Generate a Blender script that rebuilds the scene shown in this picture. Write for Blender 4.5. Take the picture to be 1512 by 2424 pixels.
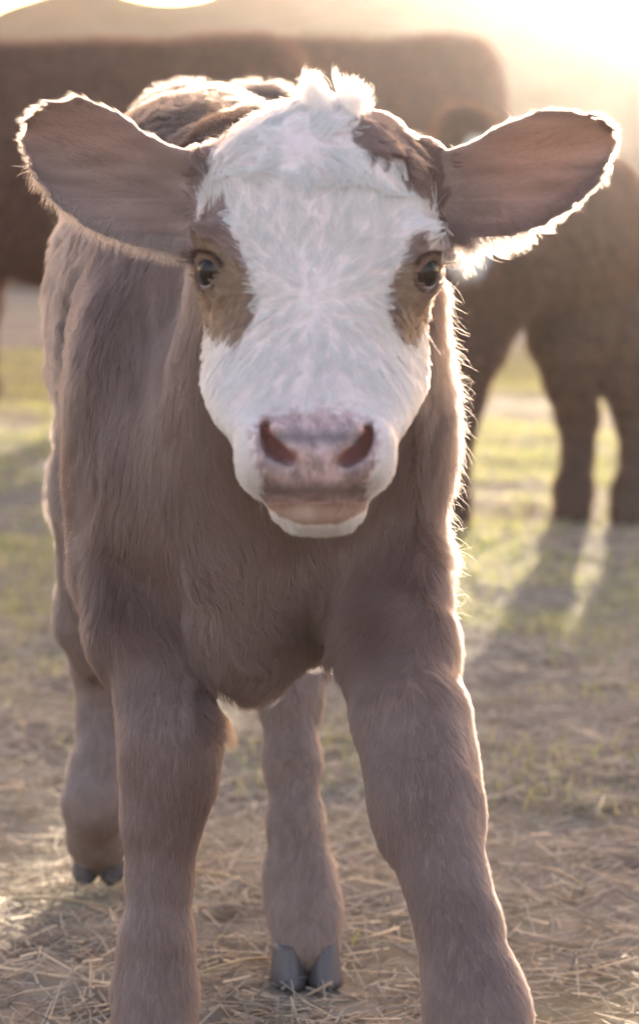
import bpy, math, random
import numpy as np
from mathutils import Vector, Matrix, kdtree

random.seed(7)
rng = np.random.default_rng(11)
C = bpy.context.scene.collection
scn = bpy.context.scene
for o in list(bpy.data.objects):
    bpy.data.objects.remove(o)

# ------------------------------------------------------------------ camera, sky, sun, exposure
CAM_H, FPX, PITCH = 0.75, 6730.0, math.atan(705.0 / 6730.0)
cam = bpy.data.cameras.new('camera')
cam.sensor_fit = 'VERTICAL'; cam.sensor_height = 36.0; cam.sensor_width = 36.0
cam.lens = 36.0 * FPX / 2423.0
cam.clip_start = 0.05; cam.clip_end = 2000
cam.dof.use_dof = True; cam.dof.focus_distance = 2.34; cam.dof.aperture_fstop = 6.2; cam.dof.aperture_blades = 6
camo = bpy.data.objects.new('camera', cam); C.objects.link(camo)
camo.location = (0, 0, CAM_H); camo.rotation_euler = (math.pi / 2 - PITCH, 0, 0)
scn.camera = camo

SUN_AZ = math.radians(7.4)      # to the right of the view axis
SUN_EL = math.radians(7.8)
sun_dir = Vector((math.sin(SUN_AZ) * math.cos(SUN_EL), math.cos(SUN_AZ) * math.cos(SUN_EL), math.sin(SUN_EL)))
w = bpy.data.worlds.new('World'); scn.world = w; w.use_nodes = True
nt = w.node_tree; nt.nodes.clear()
sky = nt.nodes.new('ShaderNodeTexSky'); sky.sky_type = 'NISHITA'; sky.sun_disc = False
sky.sun_elevation = SUN_EL; sky.sun_rotation = SUN_AZ
sky.air_density = 1.0; sky.dust_density = 3.0; sky.ozone_density = 0.6
tint = nt.nodes.new('ShaderNodeMix'); tint.data_type = 'RGBA'; tint.blend_type = 'MULTIPLY'
tint.inputs[0].default_value = 1.0; tint.inputs[7].default_value = (1.0, 0.83, 0.86, 1)
bg = nt.nodes.new('ShaderNodeBackground'); bg.inputs[1].default_value = 0.15
out = nt.nodes.new('ShaderNodeOutputWorld')
nt.links.new(sky.outputs[0], tint.inputs[6]); nt.links.new(tint.outputs[2], bg.inputs[0]); nt.links.new(bg.outputs[0], out.inputs[0])
sl = bpy.data.lights.new('sun', 'SUN'); sl.energy = 3.0; sl.angle = math.radians(0.6); sl.color = (1.0, 0.845, 0.66)
so = bpy.data.objects.new('sun', sl); C.objects.link(so)
so.rotation_euler = sun_dir.to_track_quat('Z', 'Y').to_euler()
scn.view_settings.view_transform = 'Standard'; scn.view_settings.look = 'None'
scn.view_settings.gamma = 1.0; scn.view_settings.use_curve_mapping = False
scn.view_settings.exposure = 2.42
scn.render.engine = 'CYCLES'
cy = scn.cycles
cy.max_bounces = 8; cy.diffuse_bounces = 4; cy.glossy_bounces = 3; cy.transmission_bounces = 7; cy.volume_bounces = 0
cy.transparent_max_bounces = 8; cy.use_denoising = True; cy.use_adaptive_sampling = False
cy.sample_clamp_indirect = 6.0
scn.cycles_curves.shape = 'RIBBONS'; scn.cycles_curves.subdivisions = 2

cp, sp = math.cos(PITCH), math.sin(PITCH)
def P(px, py, Y):
    """world point that lies at picture position (px, py of a 1512 x 2423 picture) and distance Y"""
    a = (px - 756.0) / FPX; b = -(py - 1211.5) / FPX
    fy = cp + b * sp; fz = -sp + b * cp
    s = Y / fy
    return np.array((a * s, Y, CAM_H + fz * s))
def PROJ(X, Y, Z):
    z = Z - CAM_H
    f = Y * cp - z * sp; u = Y * sp + z * cp
    f = np.maximum(f, 1e-3)
    return 756.0 + FPX * X / f, 1211.5 - FPX * u / f

# ------------------------------------------------------------------ materials
def mat(name, col, rough=0.8, spec=0.3):
    m = bpy.data.materials.new(name); m.use_nodes = True
    b = m.node_tree.nodes['Principled BSDF']
    b.inputs['Base Color'].default_value = (*col, 1); b.inputs['Roughness'].default_value = rough
    b.inputs['Specular IOR Level'].default_value = spec
    return m
def N(m, t): return m.node_tree.nodes.new(t)
def L(m, a, b): m.node_tree.links.new(a, b)

def skin_mat(name, attr='col', rough=0.75, speck=False):
    m = mat(name, (0.2, 0.15, 0.12), rough)
    b = m.node_tree.nodes['Principled BSDF']
    a = N(m, 'ShaderNodeAttribute'); a.attribute_name = attr
    n = N(m, 'ShaderNodeTexNoise'); n.inputs['Scale'].default_value = 90; n.inputs['Detail'].default_value = 5
    r = N(m, 'ShaderNodeMapRange'); r.inputs[3].default_value = 0.8; r.inputs[4].default_value = 1.2
    L(m, n.outputs[0], r.inputs[0])
    mu = N(m, 'ShaderNodeMix'); mu.data_type = 'RGBA'; mu.blend_type = 'MULTIPLY'; mu.inputs[0].default_value = 1
    L(m, a.outputs['Color'], mu.inputs[6]); L(m, r.outputs[0], mu.inputs[7])
    last = mu.outputs[2]
    if speck:   # freckles on the bare nose, where attribute "bare" is 1
        ba = N(m, 'ShaderNodeAttribute'); ba.attribute_name = 'bare'
        v = N(m, 'ShaderNodeTexNoise'); v.inputs['Scale'].default_value = 55; v.inputs['Detail'].default_value = 7; v.inputs['Roughness'].default_value = .75
        cr = N(m, 'ShaderNodeMapRange'); cr.inputs[1].default_value = 0.42; cr.inputs[2].default_value = 0.68
        L(m, v.outputs[0], cr.inputs[0])
        fm = N(m, 'ShaderNodeMath'); fm.operation = 'MULTIPLY'
        L(m, cr.outputs[0], fm.inputs[0]); L(m, ba.outputs['Fac'], fm.inputs[1])
        mx = N(m, 'ShaderNodeMix'); mx.data_type = 'RGBA'
        L(m, fm.outputs[0], mx.inputs[0]); L(m, last, mx.inputs[6]); mx.inputs[7].default_value = (0.17, 0.12, 0.12, 1)
        last = mx.outputs[2]
        bm = N(m, 'ShaderNodeBump'); bm.inputs['Strength'].default_value = 0.35; bm.inputs['Distance'].default_value = 0.001
        vo = N(m, 'ShaderNodeTexVoronoi'); vo.inputs['Scale'].default_value = 330
        L(m, vo.outputs[0], bm.inputs['Height']); L(m, bm.outputs[0], b.inputs['Normal'])
        rr = N(m, 'ShaderNodeMapRange'); rr.inputs[3].default_value = 0.8; rr.inputs[4].default_value = 0.42
        L(m, ba.outputs['Fac'], rr.inputs[0]); L(m, rr.outputs[0], b.inputs['Roughness'])
    L(m, last, b.inputs['Base Color'])
    if speck:   # the ears are thin enough for the sun to shine through
        th = N(m, 'ShaderNodeAttribute'); th.attribute_name = 'thin'
        tl = N(m, 'ShaderNodeBsdfTranslucent'); tl.inputs[0].default_value = (.62, .44, .34, 1)
        ms = N(m, 'ShaderNodeMixShader'); L(m, th.outputs['Fac'], ms.inputs[0]); L(m, b.outputs[0], ms.inputs[1]); L(m, tl.outputs[0], ms.inputs[2])
        L(m, ms.outputs[0], m.node_tree.nodes['Material Output'].inputs[0])
    return m

def hair_mat(name, rough=0.35, soft=0.5):
    """fibre shading mixed with soft scattering through the lock"""
    m = bpy.data.materials.new(name); m.use_nodes = True
    t = m.node_tree; t.nodes.clear()
    o = N(m, 'ShaderNodeOutputMaterial')
    a = N(m, 'ShaderNodeAttribute'); a.attribute_name = 'hcol'
    d = N(m, 'ShaderNodeBsdfDiffuse'); tr = N(m, 'ShaderNodeBsdfTranslucent')
    L(m, a.outputs['Color'], d.inputs[0]); L(m, a.outputs['Color'], tr.inputs[0])
    m1 = N(m, 'ShaderNodeMixShader'); m1.inputs[0].default_value = 0.28
    L(m, d.outputs[0], m1.inputs[1]); L(m, tr.outputs[0], m1.inputs[2])
    last = m1.outputs[0]
    if soft < 1:
        h = N(m, 'ShaderNodeBsdfHairPrincipled'); h.parametrization = 'COLOR'
        h.inputs['Roughness'].default_value = rough; h.inputs['Radial Roughness'].default_value = 0.5
        h.inputs['Random Roughness'].default_value = 0.2
        L(m, a.outputs['Color'], h.inputs['Color'])
        m2 = N(m, 'ShaderNodeMixShader'); m2.inputs[0].default_value = soft
        L(m, h.outputs[0], m2.inputs[1]); L(m, last, m2.inputs[2]); last = m2.outputs[0]
    L(m, last, o.inputs[0])
    return m

def blade_mat(name, ramp_cols):
    m = bpy.data.materials.new(name); m.use_nodes = True
    t = m.node_tree; t.nodes.clear()
    o = N(m, 'ShaderNodeOutputMaterial')
    g = N(m, 'ShaderNodeAttribute'); g.attribute_name = 'rnd'
    r = N(m, 'ShaderNodeValToRGB')
    e = r.color_ramp.elements
    while len(e) < len(ramp_cols): e.new(0.5)
    for i, c in enumerate(ramp_cols):
        e[i].position = i / (len(ramp_cols) - 1); e[i].color = (*c, 1)
    L(m, g.outputs['Fac'], r.inputs[0])
    d = N(m, 'ShaderNodeBsdfDiffuse'); tr = N(m, 'ShaderNodeBsdfTranslucent'); gl = N(m, 'ShaderNodeBsdfGlossy')
    gl.inputs['Roughness'].default_value = 0.45
    for x in (d, tr): L(m, r.outputs[0], x.inputs[0])
    m1 = N(m, 'ShaderNodeMixShader'); m1.inputs[0].default_value = 0.6
    L(m, d.outputs[0], m1.inputs[1]); L(m, tr.outputs[0], m1.inputs[2])
    m2 = N(m, 'ShaderNodeMixShader'); m2.inputs[0].default_value = 0.05
    L(m, m1.outputs[0], m2.inputs[1]); L(m, gl.outputs[0], m2.inputs[2])
    L(m, m2.outputs[0], o.inputs[0])
    return m

# ------------------------------------------------------------------ object helpers
def tag(o, label=None, cat=None, group=None, kind=None):
    if label: o['label'] = label
    if cat: o['category'] = cat
    if group: o['group'] = group
    if kind: o['kind'] = kind
    return o
def empty(name, loc):
    o = bpy.data.objects.new(name, None); o.empty_display_size = 0.1; C.objects.link(o); o.location = loc
    return o
def link_mesh(name, me, m, parent=None):
    o = bpy.data.objects.new(name, me); C.objects.link(o)
    if m: me.materials.append(m)
    if parent:
        o.parent = parent; o.matrix_parent_inverse = Matrix.Translation(parent.location).inverted()
    return o
def mesh_from(name, V, F, smooth=True):
    """V (n,3) float, F (m,k) int with k constant"""
    me = bpy.data.meshes.new(name)
    V = np.ascontiguousarray(V, dtype=np.float32); F = np.ascontiguousarray(F, dtype=np.int32)
    k = F.shape[1]
    me.vertices.add(len(V)); me.vertices.foreach_set('co', V.ravel())
    me.loops.add(F.size); me.loops.foreach_set('vertex_index', F.ravel())
    me.polygons.add(len(F)); me.polygons.foreach_set('loop_start', np.arange(0, F.size, k, dtype=np.int32))
    me.update(calc_edges=True)
    me.polygons.foreach_set('use_smooth', np.full(len(F), smooth))
    me.update()
    return me
def set_attr(me, name, arr, typ='FLOAT', dom='POINT'):
    a = me.attributes.new(name, typ, dom)
    a.data.foreach_set('color' if 'COLOR' in typ else ('vector' if typ == 'FLOAT_VECTOR' else 'value'), np.ascontiguousarray(arr, dtype=np.float32).ravel())

# cheap smooth noise: sum of rotated sines, roughly -1..1
_rk = np.random.default_rng(5)
_dirs = _rk.normal(size=(12, 3)); _dirs /= np.linalg.norm(_dirs, axis=1)[:, None]
_ph = _rk.uniform(0, 6.28, 12)
def snoise(X, Y, Z, f, seed=0):
    s = 0
    for i in range(5):
        d = _dirs[(i * 3 + seed) % 12]; g = f * (0.7 + 0.23 * i)
        s = s + np.sin(g * (d[0] * X + d[1] * Y + d[2] * Z) + _ph[(i + seed * 2) % 12] + 1.7 * np.sin(g * 0.6 * (d[1] * X - d[0] * Y + 0.7 * Z) + seed))
    return s / 3.2

# ------------------------------------------------------------------ implicit surfaces
def smin(a, b, k):
    if k <= 0: return np.minimum(a, b)
    h = np.clip(0.5 + 0.5 * (b - a) / k, 0, 1)
    return b + (a - b) * h - k * h * (1 - h)
class Field:
    def __init__(s, lo, hi, h):
        s.lo = np.array(lo, float); s.h = h
        s.n = np.ceil((np.array(hi) - s.lo) / h).astype(int) + 1
        s.F = np.full(s.n, 1.0, np.float32)
    def win(s, lo, hi):
        a = np.clip(np.floor((np.array(lo) - s.lo) / s.h).astype(int), 0, s.n)
        b = np.clip(np.ceil((np.array(hi) - s.lo) / s.h).astype(int) + 1, 0, s.n)
        sl_ = tuple(slice(i, j) for i, j in zip(a, b))
        ax = [(s.lo[i] + s.h * np.arange(a[i], b[i])).astype(np.float32) for i in range(3)]
        return sl_, ax[0][:, None, None], ax[1][None, :, None], ax[2][None, None, :]
    def add(s, f, lo, hi, k=0.02, pad=0.05):
        sl_, X, Y, Z = s.win(np.array(lo) - pad, np.array(hi) + pad)
        if s.F[sl_].size: s.F[sl_] = smin(s.F[sl_], f(X, Y, Z).astype(np.float32), k)
    def sub(s, f, lo, hi, k=0.006, pad=0.03):
        sl_, X, Y, Z = s.win(np.array(lo) - pad, np.array(hi) + pad)
        if s.F[sl_].size: s.F[sl_] = -smin(-s.F[sl_], f(X, Y, Z).astype(np.float32), k)
    def capsule(s, a, b, ra, rb, k=0.02, sub=False, q=(1, 1, 1)):
        a = np.array(a, float); b = np.array(b, float); d = b - a; dd = max(float(d @ d), 1e-9)
        def f(X, Y, Z):
            t = np.clip(((X - a[0]) * d[0] + (Y - a[1]) * d[1] + (Z - a[2]) * d[2]) / dd, 0, 1)
            return np.sqrt(((X - a[0] - t * d[0]) / q[0]) ** 2 + ((Y - a[1] - t * d[1]) / q[1]) ** 2 + ((Z - a[2] - t * d[2]) / q[2]) ** 2) - (ra + (rb - ra) * t)
        R = max(ra, rb) * max(q)
        (s.sub if sub else s.add)(f, np.minimum(a, b) - R, np.maximum(a, b) + R, k)
        return f
    def chain(s, pts, k=0.02, q=(1, 1, 1)):
        for (a, ra), (b, rb) in zip(pts[:-1], pts[1:]): s.capsule(a, b, ra, rb, k, q=q)
    def ellipsoid(s, c, r, k=0.03, sub=False, rot=0.0, p=2.0):
        c = np.array(c, float); r = np.array(r, float); cr, sr = math.cos(rot), math.sin(rot)
        def f(X, Y, Z):
            x = X - c[0]; y = Y - c[1]; z = Z - c[2]
            x, y = cr * x + sr * y, -sr * x + cr * y
            k0 = (np.abs(x / r[0]) ** p + np.abs(y / r[1]) ** p + np.abs(z / r[2]) ** p) ** (1 / p)
            k1 = np.sqrt((x / r[0] ** 2) ** 2 + (y / r[1] ** 2) ** 2 + (z / r[2] ** 2) ** 2) + 1e-6
            return k0 * (k0 - 1) / k1 if p == 2.0 else (k0 - 1) * min(r)
        R = max(r[0], r[1]) if rot else None
        e = np.array((R, R, r[2])) if rot else r
        (s.sub if sub else s.add)(f, c - e, c + e, k)
    def mesh(s):
        """naive surface nets"""
        F = s.F; ins = F < 0
        c = ins[:-1, :-1, :-1].astype(np.int8)
        tot = np.zeros_like(c)
        for dx in (0, 1):
            for dy in (0, 1):
                for dz in (0, 1):
                    tot += ins[dx:dx + c.shape[0], dy:dy + c.shape[1], dz:dz + c.shape[2]]
        act = (tot > 0) & (tot < 8)
        I = np.argwhere(act)
        idx = np.full(act.shape, -1, np.int32); idx[act] = np.arange(len(I))
        acc = np.zeros((len(I), 3)); cnt = np.zeros(len(I))
        corners = [(i, j, k) for i in (0, 1) for j in (0, 1) for k in (0, 1)]
        val = {cc: F[I[:, 0] + cc[0], I[:, 1] + cc[1], I[:, 2] + cc[2]] for cc in corners}
        for ca in corners:
            for ax in range(3):
                if ca[ax] == 0:
                    cb = list(ca); cb[ax] = 1; cb = tuple(cb)
                    va, vb = val[ca], val[cb]; m_ = (va < 0) != (vb < 0)
                    t = np.where(m_, va / np.where(m_, va - vb, 1), 0)
                    p = np.array(ca, float)[None, :].repeat(len(I), 0); p[:, ax] = t
                    acc += p * m_[:, None]; cnt += m_
        V = s.lo + s.h * (I + acc / cnt[:, None])
        quads = []
        for ax in range(3):
            o1, o2 = [(1, 2), (2, 0), (0, 1)][ax]
            sh = list(F.shape)
            a0 = [slice(1, -1)] * 3; a0[ax] = slice(0, -1); b0 = list(a0); b0[ax] = slice(1, None)
            A = ins[tuple(a0)]; B = ins[tuple(b0)]
            E = np.argwhere(A != B); flip = A[tuple(E.T)]
            off = np.array([1, 1, 1]); off[ax] = 0
            G = E + off
            e1 = np.zeros(3, int); e1[o1] = 1; e2 = np.zeros(3, int); e2[o2] = 1
            def g(q): return idx[q[:, 0], q[:, 1], q[:, 2]]
            q = np.stack([g(G - e1 - e2), g(G - e2), g(G), g(G - e1)], 1)
            q[~flip] = q[~flip][:, ::-1]
            quads.append(q)
        Q = np.concatenate(quads); Q = Q[(Q >= 0).all(1)]
        return V, Q

def normals(V, Q):
    n = np.cross(V[Q[:, 2]] - V[Q[:, 0]], V[Q[:, 3]] - V[Q[:, 1]])
    vn = np.zeros_like(V)
    for i in range(4): np.add.at(vn, Q[:, i], n)
    vn /= np.linalg.norm(vn, axis=1)[:, None] + 1e-12
    return vn, np.linalg.norm(n, axis=1) * 0.5
def unit(a): return a / (np.linalg.norm(a, axis=-1, keepdims=True) + 1e-9)
def relax(V, Q, it=2, lam=0.5):
    for _ in range(it):
        s = np.zeros_like(V); c = np.zeros(len(V))
        for i in range(4):
            a = Q[:, i]; b = Q[:, (i + 1) % 4]
            np.add.at(s, a, V[b]); np.add.at(c, a, 1)
        V = V + lam * (s / np.maximum(c, 1)[:, None] - V)
    return V
def roots(V, Q, VN, area, dens, n):
    """n random points on the quads, weighted by area * dens"""
    w_ = area * dens; q = rng.choice(len(Q), n, p=w_ / w_.sum())
    u, v = rng.random((2, n, 1))
    A, B, D, E = (V[Q[q, i]] for i in range(4)); a, b, d, e = (VN[Q[q, i]] for i in range(4))
    f = lambda A, B, D, E: (A * (1 - u) + B * u) * (1 - v) + (E * (1 - u) + D * u) * v
    return f(A, B, D, E), unit(f(a, b, d, e))
def grow(R, Nn, flow, length, lift, curl=0.0, clump=0.5, npt=5, cell=0.008, seed=0, droop=0.0):
    """hair points (n, npt, 3): leave along the normal, bend into the flow, gather into locks"""
    n = len(R)
    T = unit(flow - (flow * Nn).sum(1, keepdims=True) * Nn)
    s = np.linspace(0, 1, npt)[None, :, None]
    Lh = np.asarray(length).reshape(-1, 1, 1); lf = np.asarray(lift).reshape(-1, 1, 1)
    d0 = unit(T * (1 - np.clip(lf[:, :, 0] * 1.3, 0, .95)) + Nn * lf[:, :, 0] * 1.3 + rng.normal(0, .06, (n, 3)))[:, None]
    d1 = unit(T * (1 - lf[:, :, 0] * .8) + Nn * lf[:, :, 0] * .6 + rng.normal(0, .09, (n, 3)))[:, None]
    B = np.cross(Nn, T)[:, None]
    pts = R[:, None] + Lh * (s * (1 - s * .5) * d0 + s * s * .5 * d1)
    ph = (snoise(R[:, 0], R[:, 1], R[:, 2], 60, seed) * 4).reshape(-1, 1, 1)
    cu = np.asarray(curl).reshape(-1, 1, 1) * np.ones((n, 1, 1))
    pts += Lh * cu * (B * (np.sin(s * 4.5 + ph) - np.sin(ph)) + Nn[:, None] * .4 * (np.cos(s * 4.5 + ph) - np.cos(ph)))
    pts[:, :, 2] -= (Lh * droop * s * s)[:, :, 0]
    # locks
    cl = np.asarray(clump) * np.ones(n)
    m = max(8, int(n * min(1, 0.0000006 / max(cell, 1e-4) ** 2 * 4)))
    m = max(8, min(n, n // 28))
    gi = rng.choice(n, m, replace=False)
    kd = kdtree.KDTree(m)
    for i, g_ in enumerate(gi): kd.insert(R[g_], i)
    kd.balance()
    near = np.fromiter((kd.find(p)[1] for p in R.tolist()), int, n)
    G = pts[gi[near]]
    ok = (np.linalg.norm(R - R[gi[near]], axis=1) < cell) * cl
    pts += (G - pts) * (s ** 1.5) * ok.reshape(-1, 1, 1)
    return pts
def hair_object(name, pts, rad, cols, m, parent, tip=0.25):
    n, k, _ = pts.shape
    hc = bpy.data.hair_curves.new(name)
    hc.add_curves([k] * n)
    hc.position_data.foreach_set('vector', np.ascontiguousarray(pts, dtype=np.float32).ravel())
    ra = hc.attributes.get('radius') or hc.attributes.new('radius', 'FLOAT', 'POINT')
    tp = np.linspace(1, tip, k)[None, :]
    ra.data.foreach_set('value', (np.asarray(rad).reshape(-1, 1) * np.ones((n, 1)) * tp).astype(np.float32).ravel())
    ca = hc.attributes.new('hcol', 'FLOAT_COLOR', 'CURVE')
    c4 = np.ones((n, 4), np.float32); c4[:, :3] = cols
    ca.data.foreach_set('color', c4.ravel())
    hc.materials.append(m)
    o = bpy.data.objects.new(name, hc); C.objects.link(o)
    if parent:
        o.parent = parent; o.matrix_parent_inverse = Matrix.Translation(parent.location).inverted()
    return o

def in_poly(x, y, poly):
    r = np.zeros(x.shape, bool); n = len(poly)
    for i in range(n):
        x1, y1 = poly[i]; x2, y2 = poly[(i + 1) % n]
        if y1 == y2: continue
        c = ((y1 > y) != (y2 > y)) & (x < (x2 - x1) * (y - y1) / (y2 - y1) + x1)
        r ^= c
    return r

# ================================================================== GROUND AND HILLS
def ground_mat():
    m = mat('soil', (0.2, 0.15, 0.1), 0.95, 0.1); b = m.node_tree.nodes['Principled BSDF']
    tc = N(m, 'ShaderNodeTexCoord')
    def noise(sc, det, rough=0.6):
        n = N(m, 'ShaderNodeTexNoise'); n.inputs['Scale'].default_value = sc; n.inputs['Detail'].default_value = det
        n.inputs['Roughness'].default_value = rough; L(m, tc.outputs['Object'], n.inputs['Vector']); return n
    n1 = noise(9, 8, .7); r1 = N(m, 'ShaderNodeValToRGB'); e = r1.color_ramp.elements
    e[0].position = .35; e[0].color = (0.12, 0.10, 0.085, 1); e[1].position = .66; e[1].color = (0.38, 0.345, 0.295, 1)
    L(m, n1.outputs[0], r1.inputs[0])
    n2 = noise(1.1, 6, .6); r2 = N(m, 'ShaderNodeMapRange'); r2.inputs[1].default_value = .48; r2.inputs[2].default_value = .66
    L(m, n2.outputs[0], r2.inputs[0])
    mx = N(m, 'ShaderNodeMix'); mx.data_type = 'RGBA'; L(m, r2.outputs[0], mx.inputs[0]); L(m, r1.outputs[0], mx.inputs[6])
    mx.inputs[7].default_value = (0.34, 0.30, 0.19, 1)
    L(m, mx.outputs[2], b.inputs['Base Color'])
    bm = N(m, 'ShaderNodeBump'); bm.inputs['Strength'].default_value = .8; bm.inputs['Distance'].default_value = .02
    n3 = noise(45, 6, .7); L(m, n3.outputs[0], bm.inputs['Height']); L(m, bm.outputs[0], b.inputs['Normal'])
    return m
xs = np.concatenate([np.linspace(-110, -8, 30), np.linspace(-7, 7, 141), np.linspace(8, 110, 30)])
ys = np.concatenate([np.linspace(-110, -2, 24), np.linspace(-1, 16, 171), np.linspace(17, 110, 40)])
GX, GY = np.meshgrid(xs, ys, indexing='ij')
def ground_z(X, Y):
    return 0.010 * snoise(X, Y, 0 * X, 5, 1) + 0.006 * snoise(X, Y, 0 * X, 19, 3) - 0.006
V = np.stack([GX, GY, ground_z(GX, GY)], -1).reshape(-1, 3)
ii = np.arange(len(xs) * len(ys)).reshape(len(xs), len(ys))
Q = np.stack([ii[:-1, :-1], ii[1:, :-1], ii[1:, 1:], ii[:-1, 1:]], -1).reshape(-1, 4)
gr = link_mesh('ground', mesh_from('ground', V, Q), ground_mat())
tag(gr, 'trampled brown paddock soil under straw and short grass', kind='structure')

# hills: a ridge some 60 m off whose crest follows the photograph
def hill_mat():
    m = mat('hillside', (0.16, 0.12, 0.09), 0.95, 0.1); b = m.node_tree.nodes['Principled BSDF']
    tc = N(m, 'ShaderNodeTexCoord'); n = N(m, 'ShaderNodeTexNoise'); n.inputs['Scale'].default_value = .35; n.inputs['Detail'].default_value = 10
    r = N(m, 'ShaderNodeValToRGB'); e = r.color_ramp.elements
    e[0].position = .38; e[0].color = (0.06, 0.055, 0.035, 1); e[1].position = .62; e[1].color = (0.17, 0.125, 0.085, 1)
    L(m, tc.outputs['Object'], n.inputs['Vector']); L(m, n.outputs[0], r.inputs[0]); L(m, r.outputs[0], b.inputs['Base Color'])
    bm = N(m, 'ShaderNodeBump'); bm.inputs['Strength'].default_value = 1; bm.inputs['Distance'].default_value = .6
    L(m, n.outputs[0], bm.inputs['Height']); L(m, bm.outputs[0], b.inputs['Normal'])
    return m
crest = [(-2400, 60), (-900, 20), (-300, 70), (-80, 55), (0, 38), (60, 20), (110, 6), (160, -8), (215, -14), (262, 0), (300, 10), (350, 20), (410, 22), (470, 15),
         (520, 4), (560, -8), (640, -28), (800, -40), (1100, -30), (1500, -10), (1900, 30), (2600, 0), (3500, 80)]
cx_, cy_ = zip(*crest)
hx = np.linspace(-20, 24, 260); HY0, HYC = 27.0, 40.0
rows = []
for t in np.linspace(0, 1.35, 36):
    Yr = HY0 + (HYC - HY0) * t
    pxr = 756 + FPX * hx / HYC
    cr_ = np.interp(pxr, cx_, cy_)
    zc = np.array([P(756, c, HYC)[2] for c in cr_])
    prof = math.sin(min(t, 1) * math.pi / 2) ** 1.5 if t <= 1 else 1 - (t - 1) * 1.2
    rough = snoise(hx, Yr + 0 * hx, 0 * hx, .9, 2) * .16 * (1 if t < .93 else .2) * min(1, t * 3) + snoise(hx, Yr + 0 * hx, 0 * hx, 3.1, 4) * .05
    rows.append(np.stack([hx, Yr + 0 * hx, (zc + .3) * prof - .3 + rough], -1))
H = np.stack(rows); ni, nj = H.shape[:2]; ii = np.arange(ni * nj).reshape(ni, nj)
Q = np.stack([ii[:-1, :-1], ii[:-1, 1:], ii[1:, 1:], ii[1:, :-1]], -1).reshape(-1, 4)
hl = link_mesh('hills', mesh_from('hills', H.reshape(-1, 3), Q), hill_mat())
tag(hl, 'low brown ridge fading in the dusty light', kind='structure')

# ================================================================== THE CALF
H_TAB = [  # py, left px, right px, front Y, back Y, exponent
    (205, 730, 840, 2.130, 2.175, 2.0), (222, 660, 885, 2.115, 2.19, 2.1), (250, 600, 925, 2.095, 2.21, 2.2), (290, 548, 962, 2.078, 2.23, 2.3),
    (340, 515, 1000, 2.064, 2.25, 2.4), (400, 492, 1022, 2.052, 2.26, 2.4), (500, 474, 1032, 2.040, 2.27, 2.3), (600, 464, 1040, 2.028, 2.27, 2.2),
    (660, 466, 1034, 2.018, 2.265, 2.1), (720, 472, 1024, 2.008, 2.255, 2.05), (800, 486, 1006, 1.992, 2.235, 2.0), (860, 482, 1008, 1.978, 2.22, 2.0),
    (910, 474, 1012, 1.966, 2.20, 2.05), (960, 482, 1002, 1.952, 2.17, 2.1), (1000, 504, 980, 1.938, 2.15, 2.3), (1040, 538, 952, 1.926, 2.13, 2.5),
    (1080, 556, 934, 1.920, 2.11, 2.6), (1120, 556, 930, 1.922, 2.10, 2.6), (1150, 566, 920, 1.930, 2.09, 2.5), (1175, 592, 892, 1.942, 2.085, 2.4),
    (1195, 628, 862, 1.960, 2.08, 2.1), (1215, 660, 838, 1.972, 2.07, 2.0)]
ht = np.array(H_TAB, float)
# heights of the rows measured at the front of the face
hz, hxc, hxa, hyc, hyb, hp = [], [], [], [], [], []
for py, l, r, yf, yb, p in H_TAB:
    l += 9 if py < 1000 else 4; r -= 9 if py < 1000 else 4; py += max(0, (440 - py)) * .17; py -= max(0, py - 1190) * .2
    ym = yf * .55 + yb * .45
    hz.append(P(0, py, yf * .75 + yb * .25)[2]); a, b = P(l, py, ym)[0], P(r, py, ym)[0]
    hxc.append((a + b) / 2); hxa.append((b - a) / 2); hyc.append((yf + yb) / 2); hyb.append((yb - yf) / 2); hp.append(p)
hz, hxc, hxa, hyc, hyb, hp = (np.array(v)[::-1] for v in (hz, hxc, hxa, hyc, hyb, hp))
def head_sdf(X, Y, Z):
    Z_ = np.clip(Z, hz[0], hz[-1])
    i = lambda v: np.interp(Z_, hz, v)
    a, b, p = i(hxa), i(hyb), i(hp)
    x = np.abs(X - i(hxc)) / a; y = np.abs(Y - i(hyc)) / b
    k0 = (x ** p + y ** p) ** (1 / p)
    d = (k0 - 1) * np.minimum(a, b) * 0.9
    ex = np.abs(Z - Z_)
    return np.where(ex > 0, np.sqrt(np.maximum(d, 0) ** 2 + ex ** 2) + np.minimum(d, 0) * 0, d)
def make_ear(tab, Yc, Ys, x_root, x_tip, cup, th):
    t = np.array(sorted(tab), float)
    def f(X, Y, Z):
        # ear seen from the front as height versus sideways reach, cupped in depth
        px, py = PROJ(X, Y, Z)
        u = np.clip((px - x_root) / (x_tip - x_root), -0.1, 1.05)
        top = np.interp(px, t[:, 0], t[:, 1]); bot = np.interp(px, t[:, 0], t[:, 2])
        c = (top + bot) / 2; h = np.maximum((bot - top) / 2, 1.0)
        v = (py - c) / h
        vz = np.clip(v, -1.3, 1.3)
        yc = Yc + Ys * u - cup * (np.clip(u, 0, 1) ** .5 + .25) * (vz ** 2 - 0.35) - .010 * vz * u
        wd = (Y - yc)
        tt = th * (1.5 - .7 * np.clip(u, 0, 1))
        e = np.sqrt(v ** 2 + (wd / tt) ** 2)
        d = (e - 1) * tt * .9
        over = np.maximum((px - t[-1, 0]), (t[0, 0] - px)) * 3.1e-4
        return np.where(over > 0, np.maximum(d, over), d)
    return f
EARL = [(50, 322, 342), (54, 295, 368), (62, 272, 395), (80, 250, 432), (105, 236, 468), (130, 228, 495), (165, 222, 520), (200, 225, 545), (250, 240, 568),
        (300, 270, 585), (350, 308, 596), (400, 338, 602), (440, 350, 604), (500, 352, 600)]
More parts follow.
